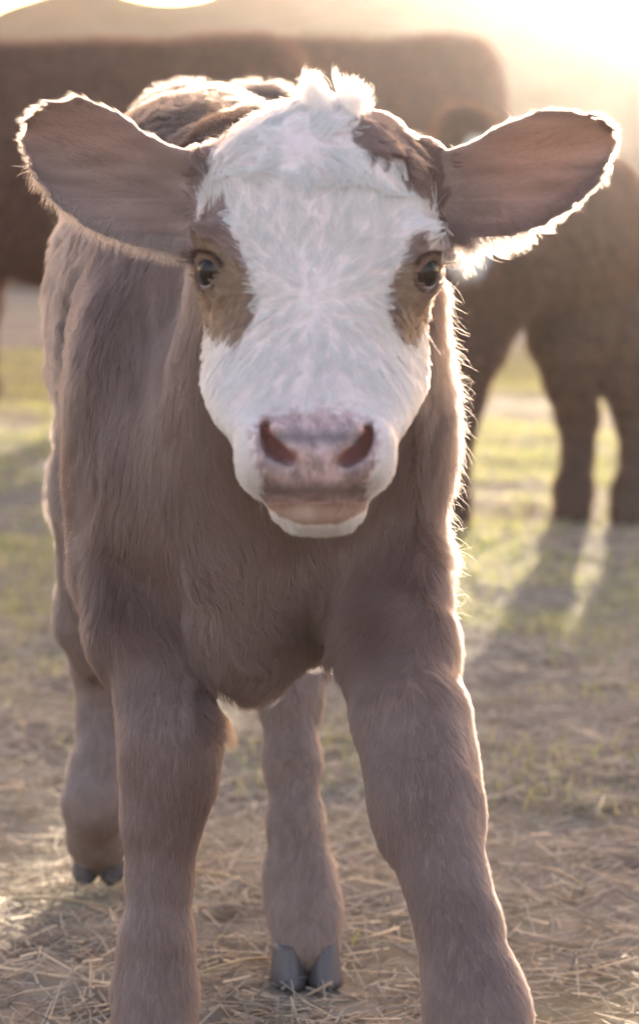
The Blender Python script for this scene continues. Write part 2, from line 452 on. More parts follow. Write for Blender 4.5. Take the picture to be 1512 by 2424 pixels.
EARR = [(1462, 326, 346), (1457, 308, 372), (1448, 292, 398), (1430, 275, 432), (1400, 262, 465), (1360, 255, 497), (1310, 255, 530), (1260, 260, 552),
        (1200, 280, 568), (1150, 306, 572), (1100, 336, 574), (1050, 354, 578), (990, 354, 578)]
earL = make_ear(EARL, 2.165, 0.02, 470, 50, .030, .0065)
earR = make_ear(EARR, 2.165, -0.01, 1030, 1462, .030, .0065)

def ear_mask0(R):
    px, _ = PROJ(R[:, 0], R[:, 1], R[:, 2])
    return ((earL(*R.T) < .006) & (px < 455)) | ((earR(*R.T) < .006) & (px > 1045))
h = 0.0038
Fd = Field((-.33, 1.88, -.02), (.27, 3.36, .97), h)
pt = lambda px, py, Y: P(px, py, Y)
def pz(px, z, Y):      # position by picture column and height in metres
    v = P(px, 600, Y); return np.array((v[0], Y, z))
# barrel, rump
Fd.ellipsoid(pz(470, .640, 2.76), (.143, .36, .225), .03, rot=0.10)
Fd.ellipsoid(pz(515, .745, 3.03), (.112, .17, .125), .04)
Fd.ellipsoid(pz(430, .838, 3.05), (.052, .07, .046), .03)     # hip bones
Fd.ellipsoid(pz(620, .838, 3.05), (.052, .07, .046), .03)
Fd.capsule(pz(520, .805, 3.1), pz(610, .785, 2.50), .042, .04, .04)  # spine to withers
# shoulders, chest, neck
Fd.ellipsoid(pt(615, 900, 2.52), (.138, .17, .20), .04)
Fd.ellipsoid(pt(660, 575, 2.53), (.085, .12, .110), .04)      # withers
Fd.ellipsoid(pt(330, 1120, 2.50), (.062, .11, .155), .05)     # near shoulder (picture left)
Fd.ellipsoid(pt(905, 1230, 2.44), (.040, .09, .150), .03)
Fd.ellipsoid(pt(640, 1290, 2.455), (.118, .125, .100), .05)
Fd.ellipsoid(pt(575, 1480, 2.385), (.044, .055, .058), .04)    # brisket
Fd.capsule(pt(760, 620, 2.27), pt(640, 1130, 2.42), .088, .118, .04)
Fd.capsule(pt(860, 780, 2.30), pt(890, 1040, 2.40), .052, .056, .04)
Fd.capsule(pt(745, 480, 2.24), pt(690, 560, 2.48), .075, .085, .05)

# fore legs
LF = [(pt(345, 1330, 2.46), .070), (pt(352, 1500, 2.42), .052), (pt(385, 1650, 2.39), .040), (pt(404, 1760, 2.365), .0425), (pt(404, 1850, 2.36), .0385),
      (pt(383, 1950, 2.355), .0315), (pt(377, 2080, 2.35), .0262), (pt(370, 2220, 2.34), .0300), (pt(367, 2340, 2.335), .0345), (pt(366, 2440, 2.325), .0335), (pt(366, 2535, 2.30), .036)]
Fd.chain([(a, b * .93) for a, b in LF], .018)
RF = [(pt(885, 1330, 2.38), .058), (pt(935, 1540, 2.31), .050), (pt(972, 1700, 2.25), .0450), (pt(992, 1800, 2.22), .0430), (pt(1006, 1890, 2.19), .0425), (pt(1022, 1965, 2.175), .0380),
      (pt(1052, 2080, 2.15), .0300), (pt(1082, 2190, 2.13), .0310), (pt(1113, 2330, 2.105), .0350), (pt(1133, 2420, 2.09), .0385), (pt(1150, 2520, 2.07), .036), (pt(1158, 2640, 2.045), .038)]
Fd.chain([(a, b * .93) for a, b in RF], .018)
# hind legs
Fd.capsule(pz(370, .66, 2.98), pz(262, .46, 2.94), .090, .062, .04)
LH = [(pz(262, .46, 2.94), .060), (pt(232, 1470, 3.02), .045), (pt(250, 1570, 3.12), .036), (pt(248, 1690, 3.11), .029), (pt(240, 1810, 3.08), .0315),
      (pt(230, 1900, 3.06), .0345), (pt(232, 1975, 3.11), .0305), (pt(236, 2012, 3.15), .030)]
Fd.chain([(a, b * .95) for a, b in LH], .018)
Fd.capsule(pz(610, .66, 2.95), pz(650, .44, 2.82), .090, .065, .04)
RH = [(pz(650, .44, 2.82), .062), (pt(690, 1550, 2.89), .040), (pt(688, 1660, 2.86), .031), (pt(694, 1800, 2.83), .0285), (pt(700, 1950, 2.80), .0280), (pt(710, 2070, 2.785), .0335),
      (pt(718, 2150, 2.77), .0365), (pt(724, 2225, 2.755), .0350)]
Fd.chain([(a, b * .92) for a, b in RH], .018)
# head
Fd.add(head_sdf, (-.14, 1.90, hz[0] - .01), (.14, 2.30, hz[-1] + .02), .018)
Fd.ellipsoid(pt(752, 620, 2.14), (.070, .07, .10), .03)
Fd.ellipsoid(pt(575, 880, 2.12), (.024, .05, .04), .02)   # cheeks
Fd.ellipsoid(pt(920, 880, 2.12), (.024, .05, .04), .02)
Fd.ellipsoid(pt(508, 560, 2.070), (.016, .020, .012), .012)  # brows
Fd.ellipsoid(pt(1000, 560, 2.070), (.016, .020, .012), .012)
Fd.add(earL, (-.25, 2.08, .70), (-.05, 2.26, .87), .014)
Fd.add(earR, (.05, 2.08, .70), (.25, 2.26, .87), .014)
Fd.capsule(pt(480, 480, 2.20), pt(410, 470, 2.195), .034, .016, .04)     # ear roots
Fd.capsule(pt(1020, 470, 2.20), pt(1090, 460, 2.195), .034, .016, .04)
# nose wings, lower lip
Fd.ellipsoid(pt(610, 1075, 1.955), (.014, .018, .022), .012)
Fd.ellipsoid(pt(885, 1080, 1.955), (.014, .018, .022), .012)
Fd.ellipsoid(pt(752, 1202, 1.998), (.0345, .046, .0165), .010)
# mouth line
mo = [(548, 1128, 1.985), (585, 1158, 1.955), (640, 1180, 1.942), (700, 1190, 1.940), (755, 1193, 1.940), (815, 1189, 1.940), (870, 1176, 1.944), (905, 1156, 1.958), (938, 1124, 1.985)]
for a, b in zip(mo[:-1], mo[1:]): Fd.capsule(pt(*a), pt(*b), .0028, .0028, .004, sub=True)
for sx, x0 in ((1, 620), (-1, 880)):   # raised wings round them
    Fd.capsule(pt(x0 - sx * 14, 1025, 1.950), pt(x0 + sx * 12, 1098, 1.932), .0045, .0065, .010)
    Fd.capsule(pt(x0 + sx * 34, 1012, 1.930), pt(x0 + sx * 84, 1062, 1.922), .0050, .0055, .012)
# nostrils: commas opening down and outward
for pts_ in ([(628, 1012, 1.952), (636, 1040, 1.948), (656, 1064, 1.938), (688, 1082, 1.930)], [(872, 1018, 1.952), (864, 1046, 1.948), (844, 1068, 1.938), (812, 1086, 1.930)]):
    rr_ = [.0045, .0066, .0078, .0055]
    for (a, b, r1, r2) in zip(pts_[:-1], pts_[1:], rr_[:-1], rr_[1:]): Fd.capsule(pt(*a), pt(*b), r1, r2, .004, sub=True, q=(1, 1.9, 1))
# groove under the nose
Fd.capsule(pt(748, 1105, 1.917), pt(750, 1185, 1.93), .0012, .0022, .004, sub=True)
# eyes: sockets, lids and the balls that sit in them
EYES = [(pt(531, 642, 2.072), Vector((-.78, -.62, .04)).normalized()), (pt(974, 644, 2.072), Vector((.80, -.60, .04)).normalized())]
EYR = .0186
for ec, ed in EYES:
    ec = Vector(ec)
    Fd.ellipsoid(ec - ed * .003, (.0250, .0235, .0250), .012)
    s_ = np.array(ec); e_ = np.array(ed)
    up = Vector((0, 0, 1)); side = ed.cross(up).normalized(); up2 = side.cross(ed)
    def socket(X, Y, Z, s_=s_, e_=e_, sd=np.array(side), u2=np.array(up2)):
        x, y, z = X - s_[0], Y - s_[1], Z - s_[2]
        a = x * e_[0] + y * e_[1] + z * e_[2]; b = x * sd[0] + y * sd[1] + z * sd[2]; c = x * u2[0] + y * u2[1] + z * u2[2]
        d = np.sqrt((b / .0148) ** 2 + ((c + .12 * b) / .0136) ** 2)
        return np.maximum((d - 1) * .014, -(a - .0))
    Fd.sub(socket, s_ - .02, s_ + .03, .003)
V, Q = Fd.mesh()
del Fd.F
V = relax(V, Q, 2, .45)
VN, area = normals(V, Q)
# shallow muscle and skin folds
amp = np.where(V[:, 1] > 2.28, .0022, .0006)
V += VN * (amp * snoise(V[:, 0], V[:, 1], V[:, 2] * .5, 38, 2))[:, None]
curly = np.clip((V[:, 1] - 2.48) / .1, 0, 1) * np.clip((V[:, 2] - .50) / .2, .25, 1)
V += VN * (curly * (.0024 * snoise(*V.T, 150, 4) + .0022 * snoise(*V.T, 85, 7)))[:, None]
fold = np.clip((V[:, 1] - 2.29) / .04, 0, 1) * np.clip((2.62 - V[:, 1]) / .05, 0, 1) * np.clip((V[:, 2] - .40) / .06, 0, 1)
V += VN * (fold * .0050 * snoise(V[:, 0], V[:, 1] * .5, V[:, 2] * .22, 34, 9))[:, None]
legm = np.clip((.44 - V[:, 2]) / .05, 0, 1)
V += VN * (legm * .0016 * snoise(V[:, 0], V[:, 1], V[:, 2] * .45, 95, 6))[:, None]
emk = ear_mask0(V)
for _ in range(3):
    V2 = relax(V, Q, 2, .5); V[emk] = V2[emk]
VN, area = normals(V, Q)

WHITE_FACE = [(528, 300), (560, 262), (600, 243), (640, 232), (655, 246), (690, 240), (712, 205), (730, 150), (770, 140), (812, 150), (822, 250), (818, 300), (846, 350), (872, 376),
              (925, 368), (942, 388), (935, 410), (985, 440), (1032, 488), (1036, 520), (1032, 550), (1056, 585), (1062, 604), (1035, 602), (1012, 588), (1000, 560), (985, 548), (962, 575), (945, 622), (928, 660), (913, 692),
              (909, 735), (925, 775), (946, 803), (972, 806), (992, 782), (1006, 750), (1014, 715), (1035, 690), (1090, 690), (1080, 800), (1060, 860), (1030, 1000), (960, 1060), (960, 1160), (880, 1230), (830, 1300),
              (690, 1300), (600, 1210), (530, 1150), (500, 1020), (450, 940), (456, 800), (450, 730), (440, 650), (462, 645), (470, 690), (482, 735), (497, 770), (516, 790), (540, 786), (566, 810), (602, 745), (617, 702), (600, 680), (606, 655),
              (580, 610), (556, 560), (541, 502), (520, 483), (484, 500), (474, 552), (468, 480), (480, 440), (490, 395), (506, 345)]
BARE = [(612, 985), (680, 968), (760, 962), (840, 970), (885, 1000), (898, 1050), (893, 1110), (872, 1150), (888, 1180), (858, 1215), (800, 1240), (720, 1243), (660, 1222), (620, 1188), (604, 1165), (625, 1140), (600, 1090), (598, 1030)]
NOSTR = [(618, 1005), (640, 1008), (650, 1040), (700, 1068), (702, 1092), (662, 1092), (632, 1070), (616, 1035)]
def head_mask(R): return (head_sdf(R[:, 0], R[:, 1], R[:, 2]) < .018) & (R[:, 1] < 2.19)
ear_mask = ear_mask0
def coat(R):
    px, py = PROJ(R[:, 0], R[:, 1], R[:, 2])
    hm = head_mask(R)
    jx = px + 5 * snoise(R[:, 0], R[:, 1], R[:, 2], 420, 3) + rng.normal(0, 2.0, len(px)); jy = py + 6 * snoise(R[:, 0], R[:, 1], R[:, 2], 380, 6) + rng.normal(0, 3.0, len(px))
    wh = hm & in_poly(jx, jy, WHITE_FACE)
    js = np.clip((1190 - py) / 40, 0, 1)
    bare = in_poly(px + js * (rng.normal(0, 7, len(px)) + 6 * snoise(R[:, 0], R[:, 1], R[:, 2], 500, 2)), py + js * (rng.normal(0, 7, len(px)) + 6 * snoise(R[:, 0], R[:, 1], R[:, 2], 450, 8)), BARE) & hm & (R[:, 1] < 1.995)
    brown = np.array((0.385, 0.280, 0.253)); dark = np.array((0.235, 0.148, 0.129)); pale = np.array((.40, .335, .31))
    k = np.clip(.5 + .62 * snoise(R[:, 0], R[:, 1], R[:, 2], 14, 1) + .3 * snoise(R[:, 0], R[:, 1], R[:, 2], 55, 4), 0, 1)[:, None]
    c = dark * (1 - k) + brown * k
    back = np.clip((R[:, 1] - 2.52) / .12, 0, 1)[:, None]
    c = c * (1 - back * .6) + pale * back * .6
    leg = np.clip((.42 - R[:, 2]) / .08, 0, 1)[:, None]
    c = c * (1 - leg * .35) + np.array((.37, .285, .27)) * leg * .35
    c = np.where(ear_mask(R)[:, None], np.array((.41, .30, .27)) * (.92 + .16 * k) * (1 + .20 * snoise(R[:, 0] * .12, R[:, 1] * .3, R[:, 2], 420, 4))[:, None], c)
    ey = in_poly(px, py, [(470, 560), (600, 640), (600, 800), (470, 760)]) | in_poly(px, py, [(920, 640), (1040, 600), (1030, 760), (950, 800)])
    c = np.where((ey & hm)[:, None], np.array((.40, .275, .20)), c)
    c = np.where(wh[:, None], np.array((.86, .83, .81)), c)
    return c, wh, bare
cols, wh, bare = coat(V)
px_, py_ = PROJ(V[:, 0], V[:, 1], V[:, 2])
pink = np.array((.60, .42, .41))
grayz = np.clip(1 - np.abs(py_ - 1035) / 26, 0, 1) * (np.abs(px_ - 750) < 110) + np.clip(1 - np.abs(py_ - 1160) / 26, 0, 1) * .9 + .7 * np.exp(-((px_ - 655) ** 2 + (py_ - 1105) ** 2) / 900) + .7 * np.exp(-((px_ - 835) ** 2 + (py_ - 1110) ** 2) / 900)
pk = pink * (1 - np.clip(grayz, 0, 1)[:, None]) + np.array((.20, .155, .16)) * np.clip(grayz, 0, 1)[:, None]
lip = py_ > 1192
pk = np.where(lip[:, None], np.array((.38, .25, .20)) + (.14 * np.exp(-((px_ - 715) ** 2 + (py_ - 1203) ** 2) / 1200))[:, None], pk)  # pale spot on the lip is a painted highlight
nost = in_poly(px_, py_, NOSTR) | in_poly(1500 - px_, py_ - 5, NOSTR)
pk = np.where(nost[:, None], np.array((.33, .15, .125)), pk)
skin = np.where(bare[:, None], pk, np.where(wh[:, None], np.array((.78, .64, .62)), cols * np.where((V[:, 2] > .77) & (V[:, 1] > 2.35), .40, .75)[:, None]))  # skin on back and hips darkened to offset the sunlit glare there
me = mesh_from('body', V, Q)
set_attr(me, 'col', np.concatenate([skin, np.ones((len(V), 1))], 1), 'FLOAT_COLOR')
set_attr(me, 'bare', (bare & ~nost & (py_ < 1188)).astype(float) * np.clip(1.15 - np.clip((1000 - py_) / 40, 0, 1), 0, 1))
set_attr(me, 'thin', ear_mask(V).astype(float) * np.where(V[:, 0] > 0, .27, .18))  # right ear set more translucent to strengthen its sunlit glow
calf = empty('calf', (-.03, 2.5, 0))
tag(calf, 'brown calf with white blaze face standing head-on to the camera', 'calf')
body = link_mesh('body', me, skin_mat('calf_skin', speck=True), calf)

# fur
def quad_attr(Q, a): return a[Q[:, 0]]
Vc = V[Q[:, 0]]
nrm = VN[Q[:, 0]]
to_cam = unit(np.array((0, 0, CAM_H)) - Vc)
facing = (nrm * to_cam).sum(1)
dens = np.where(facing > -.35, 1.0, .22)
dens = dens * np.where(Vc[:, 1] > 2.62, .55, 1.0)
bq = bare[Q[:, 0]]
hq = head_mask(Vc); eq = ear_mask(Vc)
dens = dens * np.where(hq, 1.6, 1) * np.where(eq, 1.3, 1)
for ec, ed in EYES:
    dens[np.linalg.norm(Vc - (np.array(ec) + np.array(ed) * .014), axis=1) < .0195] = 0
NH = 720000
R, Nn = roots(V, Q, VN, area, dens, NH)
hcol, wh_, bare_ = coat(R)
# partings that run out from the whorl let the pink skin show
px, py = PROJ(R[:, 0], R[:, 1], R[:, 2])
an_ = np.arctan2(py - 705, px - 745); lr0 = np.log(np.hypot(px - 745, py - 705) + 30)
stk = snoise(an_ * 8 + .8 * np.sin(lr0 * 3), lr0 * 2.2, 0 * lr0, 2.6, 5)
part = wh_ & (stk > .42) & (py < 960) & (py > 300) & (rng.random(len(px)) < .62)
bare_ = bare_ | part
R, Nn, hcol = R[~bare_], Nn[~bare_], hcol[~bare_]; NH = len(R)
px, py = PROJ(R[:, 0], R[:, 1], R[:, 2])
hm, em = head_mask(R), ear_mask(R)
n1 = snoise(*R.T, 22, 0); n2 = snoise(*R.T, 26, 3); n3 = snoise(*R.T, 75, 5); n4 = snoise(*R.T, 85, 7)
# --- default: down the body, swirling
flow = np.stack([n1 * .45 + n3 * .22 - (px - 640) * .0002, -.15 + n2 * .3 + n4 * .1, -1 + .35 * n2 + .2 * n4], 1)
length = np.full(NH, .020); lift = np.full(NH, .16) + .06 * n3; curl = np.full(NH, .05); clump = np.full(NH, .14)
neck = (R[:, 1] < 2.6) & (py < 1500) & ~hm & ~em
length[neck] = .023; clump[neck] = .22 + .15 * n3[neck]
bris = (py > 1300) & (py < 1740) & (px > 430) & (px < 790) & (R[:, 1] < 2.5) & (R[:, 2] > .30)
length[bris] = .019; lift[bris] = .30 + .1 * n3[bris]; curl[bris] = .14; clump[bris] = .35
barrel = R[:, 1] > 2.58
flow[barrel] += np.array((0, .35, 0)); length[barrel] = .013; lift[barrel] = .30; curl[barrel] = .22; clump[barrel] = .4
topl = (R[:, 2] > .80) & (R[:, 1] > 2.35)
lift[topl] = .38; curl[topl] = .25; length[topl] = .013
leg = R[:, 2] < .40 - np.where(R[:, 1] > 2.6, 0, .02)
legt = np.clip((.43 - R[:, 2]) / .10, 0, 1)
legt = legt * ~bris
length = length * (1 - legt) + .0105 * legt; lift = lift * (1 - legt) + .13 * legt; curl = curl * (1 - legt) + .0 * legt
flow[leg] = np.stack([n3 * .06 + (px > 800) * .12, 0 * n3 - .12, -1 + 0 * n3], 1)[leg]
# crest of longer hair along the right edge of neck and shoulder
redge = (px > 980) & (py > 640) & (py < 1330) & ~hm & ~em & (R[:, 1] < 2.62)
length[redge] = .015 + .013 * rng.random(redge.sum()) ** 2; lift[redge] = .28 + .25 * rng.random(redge.sum()); clump[redge] = .5
tuft = (px > 1060) & (py > 1352) & (py < 1392) & (R[:, 1] < 2.6)
flow[tuft] = np.array((1.0, .1, .15)); lift[tuft] = .55; length[tuft] = .012 + .024 * rng.random(tuft.sum()); clump[tuft] = .6
# --- face
whx, why = px - 745, py - 705
rr = np.sqrt(whx ** 2 + why ** 2) + 1e-3
ff = np.stack([whx / rr, -.25 + 0 * rr, -why / rr], 1)
up_ = py < 705
ff[:, 0] = np.where(up_, ff[:, 0] * .9 + .15 * n3, ff[:, 0] * .75 + .08 * n3)
ff[:, 0] += .25 * np.sin(py * .045 + n1 * 2) * np.clip((650 - py) / 250, 0, 1)
flow[hm] = ff[hm]
length[hm] = .0115; lift[hm] = .14; curl[hm] = .05; clump[hm] = .85
mz = hm & (py > 880); length[mz] = .0065 + .005 * np.clip((960 - py[mz]) / 80, 0, 1); lift[mz] = .14; clump[mz] = .4
wl = hm & (rr < 60); lift[wl] = .12; length[wl] = .008
cheek = hm & (R[:, 1] > 2.09); flow[cheek] = np.stack([0 * n1, .8 + 0 * n1, -.5 + .2 * n3], 1)[cheek]; length[cheek] = .012
fore = hm & (py < 470)
cc = np.clip((500 - py) / 150, 0, 1)
fb = np.clip((500 - py) / 150, 0, 1)[:, None]
fore = hm & (py < 500)
ffo = np.stack([n1 * 1.0 + n3 * .4 + (px - 760) * .004, -.2 + n2 * .3, -.1 + n2 * 1.1 + n4 * .3], 1)
flow[fore] = (unit(ff) * (1 - fb) + ffo * fb)[fore]
length[fore] = (.0115 + .0045 * cc)[fore]; lift[fore] = .14; curl[fore] = (.05 + .17 * cc)[fore]; clump[fore] = .85
# tufts on the poll
for cxp, tw, dx in ((755, 22, -.15), (836, 20, .18)):
    tf = (np.abs(px - cxp) < tw) & (py < 288) & (R[:, 1] < 2.24)
    flow[tf] = np.array((dx, .0, 1.0)); Nn[tf] = unit(Nn[tf] + np.array((dx, 0, 1.2)))
    length[tf] = .009 + .019 * rng.random(tf.sum()); lift[tf] = .65; curl[tf] = .20; clump[tf] = .38
    hcol[tf] = (.84, .80, .76)
# eyebrows
# --- ears
side = np.sign(px - 756)
ef = np.stack([side * 1.0, -.35 + .2 * n1, .12 * n3 + .12 * side * 0 + np.where(py > 470, -.3, .25)], 1)
flow[em] = ef[em]; length[em] = .0085; lift[em] = .07; clump[em] = .12; curl[em] = .02
# distance to the ear rim, from the tables
rim = np.full(NH, 999.0)
for tab in (EARL, EARR):
    t = np.array(sorted(tab), float)
    inx = (px > t[0, 0] - 10) & (px < t[-1, 0] + 10)
    top = np.interp(px, t[:, 0], t[:, 1]); bot = np.interp(px, t[:, 0], t[:, 2])
    rim = np.where(inx & em, np.minimum(py - top, bot - py), rim)
edge = em & (rim < 14)
length[edge] = .0045 + .005 * rng.random(edge.sum()); lift[edge] = .22
lowR = em & (px > 1060) & (px < 1450) & (py > np.interp(px, [1060, 1200, 1300, 1400, 1450], [520, 515, 470, 410, 360]))
lr = np.clip((1330 - px) / 200, 0, 1)
flow[lowR] = np.stack([.55 + 0 * n1, -.15 + 0 * n1, -1.0 + .2 * n3], 1)[lowR]; length[lowR] = (.009 + .020 * lr)[lowR]; lift[lowR] = .25; clump[lowR] = .55
lowL = em & (px < 440) & (py > np.interp(px, [60, 150, 300, 440], [380, 470, 545, 560]))
flow[lowL] = np.array((-.35, -.1, -1.0)); length[lowL] = .013; lift[lowL] = .18
hcol[lowL] = hcol[lowL] * .4 + np.array((.62, .53, .46)) * .6
hcol[edge] = hcol[edge] * .8 + np.array((.6, .5, .42)) * .2
# chin beard
chin = hm & (py > 1232) & (R[:, 1] < 2.06)
flow[chin] = np.array((.15, 0, -1.0)); length[chin] = .009; lift[chin] = .30; hcol[chin] = (.84, .81, .78)
length = length * (.72 + .5 * rng.random(NH))
# random tone per hair; back and hips darkened to hold down sunlit glare
hcol = hcol * np.where(em[:, None], .95 + .1 * rng.random((NH, 1)), .84 + .32 * rng.random((NH, 1)))
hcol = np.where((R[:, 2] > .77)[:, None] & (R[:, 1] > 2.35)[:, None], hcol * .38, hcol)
hcol = np.where(leg[:, None], hcol * (.78 + .48 * rng.random((NH, 1))), hcol)
clump[leg] = .3
hcol = np.clip(hcol, 0, .93)
pts = grow(R, Nn, flow, length, lift, curl, clump, npt=5, cell=.014, seed=1)
rad = np.where(hm, .00015, .00013) * np.where(leg, .9, 1)
calf_hair = hair_mat('calf_hair', .35, .62)
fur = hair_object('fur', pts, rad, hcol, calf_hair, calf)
# sparse long guard hairs that catch the sun along the neck edge
gw = np.where((facing < .45) & (facing > -.45) & ~bq & ~hq, 1.0, 0.02) * np.where(Vc[:, 2] < .42, .15, 1) * np.where(eq, .5, 1)
Rg, Ng = roots(V, Q, VN, area, gw, 7000)
gx, gy = PROJ(*Rg.T)
fl = np.stack([.3 * rng.normal(size=7000), .3 * rng.normal(size=7000), -.5 + .4 * rng.normal(size=7000)], 1)
gpts = grow(Rg, Ng, fl, np.where(ear_mask(Rg), .010, np.where((gx > 980) & (gy > 640) & (gy < 1450), .026, .012)) * (.6 + .8 * rng.random(7000)) * np.where(Rg[:, 2] < .42, .5, 1), .55, .12, .2, npt=5, seed=3)
gh = hair_object('guard_hair', gpts, .00013, coat(Rg)[0] * 1.1, calf_hair, calf)

# eyes
def eye_mat():
    m = mat('eyeball', (.012, .008, .006), .10, .35); b = m.node_tree.nodes['Principled BSDF']
    g = N(m, 'ShaderNodeTexCoord'); sp_ = N(m, 'ShaderNodeSeparateXYZ'); L(m, g.outputs['Object'], sp_.inputs[0])
    r = N(m, 'ShaderNodeValToRGB'); e = r.color_ramp.elements
    mp = N(m, 'ShaderNodeMapRange'); mp.inputs[1].default_value = 0; mp.inputs[2].default_value = EYR
    L(m, sp_.outputs['Z'], mp.inputs[0]); L(m, mp.outputs[0], r.inputs[0])
    e[0].position = .42; e[0].color = (.30, .25, .24, 1); e[1].position = .50; e[1].color = (.050, .028, .022, 1)
    k = e.new(.86); k.color = (.040, .022, .017, 1); k2 = e.new(.88); k2.color = (.018, .012, .012, 1)
    L(m, r.outputs[0], b.inputs['Base Color'])
    return m
em_ = eye_mat()
import bmesh
for i, (ec, ed) in enumerate(EYES):
    bm = bmesh.new(); bmesh.ops.create_uvsphere(bm, u_segments=40, v_segments=24, radius=EYR)
    for v in bm.verts:
        if v.co.z > EYR * .8: v.co.z += (v.co.z - EYR * .8) * .35
    mm = bpy.data.meshes.new('eye'); bm.to_mesh(mm); bm.free()
    for p_ in mm.polygons: p_.use_smooth = True
    o = link_mesh('eye', mm, em_)
    o.parent = calf; o.matrix_parent_inverse = Matrix.Translation(calf.location).inverted()
    o.location = Vector(ec) + ed * .0010; o.rotation_euler = ed.to_track_quat('Z', 'Y').to_euler()
# lids: a rim of bare dark skin round each eye, and a pale strip painted as the glint on the wet lower lid
lid_m = mat('lid_skin', (.10, .062, .052), .55, .3); upper_m = mat('upper_lid_skin', (.22, .145, .115), .8, .2); glint_m = mat('wet_lid_glint', (.50, .42, .42), .15, .6)
def lid(ec, ed, a0, a1, r0, off, kx, m, name):
    up = Vector((0, 0, 1)); sd = ed.cross(up).normalized(); u2 = sd.cross(ed)
    vs, fs = [], []; ns, nr = 30, 8
    for i in range(ns):
        t = i / (ns - 1); a = a0 + (a1 - a0) * t
        x_, y_ = math.cos(a) * .0148 * kx, math.sin(a) * .0134 * kx
        d_ = math.sqrt(max(EYR ** 2 - x_ * x_ - y_ * y_, 1e-6)) + off
        c = Vector(ec) + sd * x_ + u2 * (y_ - .12 * x_) + ed * d_
        rad_ = (sd * math.cos(a) + u2 * math.sin(a)).normalized(); rr_2 = r0 * (math.sin(math.pi * min(max(t, .04), .96)) ** .35 if a1 - a0 < 6 else 1)
        for j in range(nr):
            q_ = 2 * math.pi * j / nr; vs.append(tuple(c + (rad_ * math.cos(q_) + ed * math.sin(q_)) * rr_2))
    for i in range(ns - 1):
        for j in range(nr): fs.append((i * nr + j, (i + 1) * nr + j, (i + 1) * nr + (j + 1) % nr, i * nr + (j + 1) % nr))
    me_ = bpy.data.meshes.new(name); me_.from_pydata(vs, [], fs); me_.update()
    for p_ in me_.polygons: p_.use_smooth = True
    link_mesh(name, me_, m, calf)
for ec, ed in EYES:
    lid(ec, ed, 0, 2 * math.pi, .0026, .0012, 1.02, lid_m, 'eyelid')
    lid(ec, ed, math.pi * 1.3, math.pi * 1.7, .0005, .0014, .86, glint_m, 'lid_rim')
    lid(ec, ed, math.pi * .04, math.pi * .96, .0056, .0002, .88, upper_m, 'upper_lid')
# lashes
LN = 420
lr_, ld_ = [], []
for ec, ed in EYES:
    up = Vector((0, 0, 1)); sd = ed.cross(up).normalized(); u2 = sd.cross(ed)
    for i in range(LN // 2):
        a = rng.uniform(.10, .95) * math.pi
        p_ = Vector(ec) + ed * .0145 + sd * math.cos(a) * .0170 + u2 * (math.sin(a) * .0145 + .0008)
        lr_.append(p_); ld_.append((ed * .6 + sd * math.cos(a) * .55 - u2 * .05 + Vector((0, 0, -.15))).normalized())
lr_ = np.array(lr_); ld_ = unit(np.array(ld_) + rng.normal(0, .1, (LN, 3)))
s = np.linspace(0, 1, 5)[None, :, None]
lp = lr_[:, None] + s * ld_[:, None] * .015 + np.array((0, 0, .004))[None, None] * (s ** 2)
hair_object('eyelashes', lp, .00018, np.tile((.10, .065, .05), (LN, 1)), calf_hair, calf)

# hooves: two claws per foot
hoof_m = mat('hoof_horn', (.075, .068, .075), .38, .5)
b = hoof_m.node_tree.nodes['Principled BSDF']
nz = N(hoof_m, 'ShaderNodeTexNoise'); nz.inputs['Scale'].default_value = 60
rp = N(hoof_m, 'ShaderNodeValToRGB'); rp.color_ramp.elements[0].color = (.035, .03, .035, 1); rp.color_ramp.elements[1].color = (.17, .16, .18, 1)
L(hoof_m, nz.outputs[0], rp.inputs[0]); L(hoof_m, rp.outputs[0], b.inputs['Base Color'])
def claw_mesh(wd, ln, ht):
    vs, fs = [], []
    ns, nr = 9, 20
    for i in range(ns):
        t = i / (ns - 1); z = ht * (1 - t)
        for j in range(nr):
            a = 2 * math.pi * j / nr
            x = math.cos(a) * wd * (.36 + .14 * t); y = math.sin(a)
            y = y * ln * (.33 + .17 * t) - ln * .12 * t
            if y < 0: x *= 1 - .45 * (abs(math.sin(a)) ** 3) * t
            vs.append((x, y, z))
    for i in range(ns - 1):
        for j in range(nr):
            a, b_ = i * nr + j, i * nr + (j + 1) % nr
            fs.append((a, a + nr, b_ + nr, b_))
    me_ = bpy.data.meshes.new('hoof'); me_.from_pydata(vs, [], fs + [tuple(range(nr))[::1], tuple(range((ns - 1) * nr, ns * nr))[::-1]]); me_.update()
    for p_ in me_.polygons: p_.use_smooth = True
    return me_
cm = claw_mesh(.036, .060, .040); cm.materials.append(hoof_m)
def hooves(parent, cx0, cy0, sc=1.0, rz=0.0, m_=cm, z0=-.004, tilt=0.0):
    for sgn in (-1, 1):
        o = bpy.data.objects.new('hoof', m_); C.objects.link(o); o.parent = parent
        o.matrix_parent_inverse = Matrix.Translation(parent.location).inverted()
        o.location = (cx0 + sgn * .0185 * sc * math.cos(rz), cy0 + sgn * .0185 * sc * math.sin(rz), z0); o.rotation_euler = (tilt, 0, rz - sgn * .10); o.scale = (sc, sc, sc)
for (chain_, rz, hs) in ((LF, 0, 1.02), (RF, .12, 1.02), (LH, 0, .86), (RH, .08, 1.02)):
    e_ = chain_[-1][0]
    hooves(calf, e_[0], e_[1] - .008 * (hs > 1), hs, rz, z0=-.004 if hs > 1 else .016, tilt=0 if hs > 1 else .45)

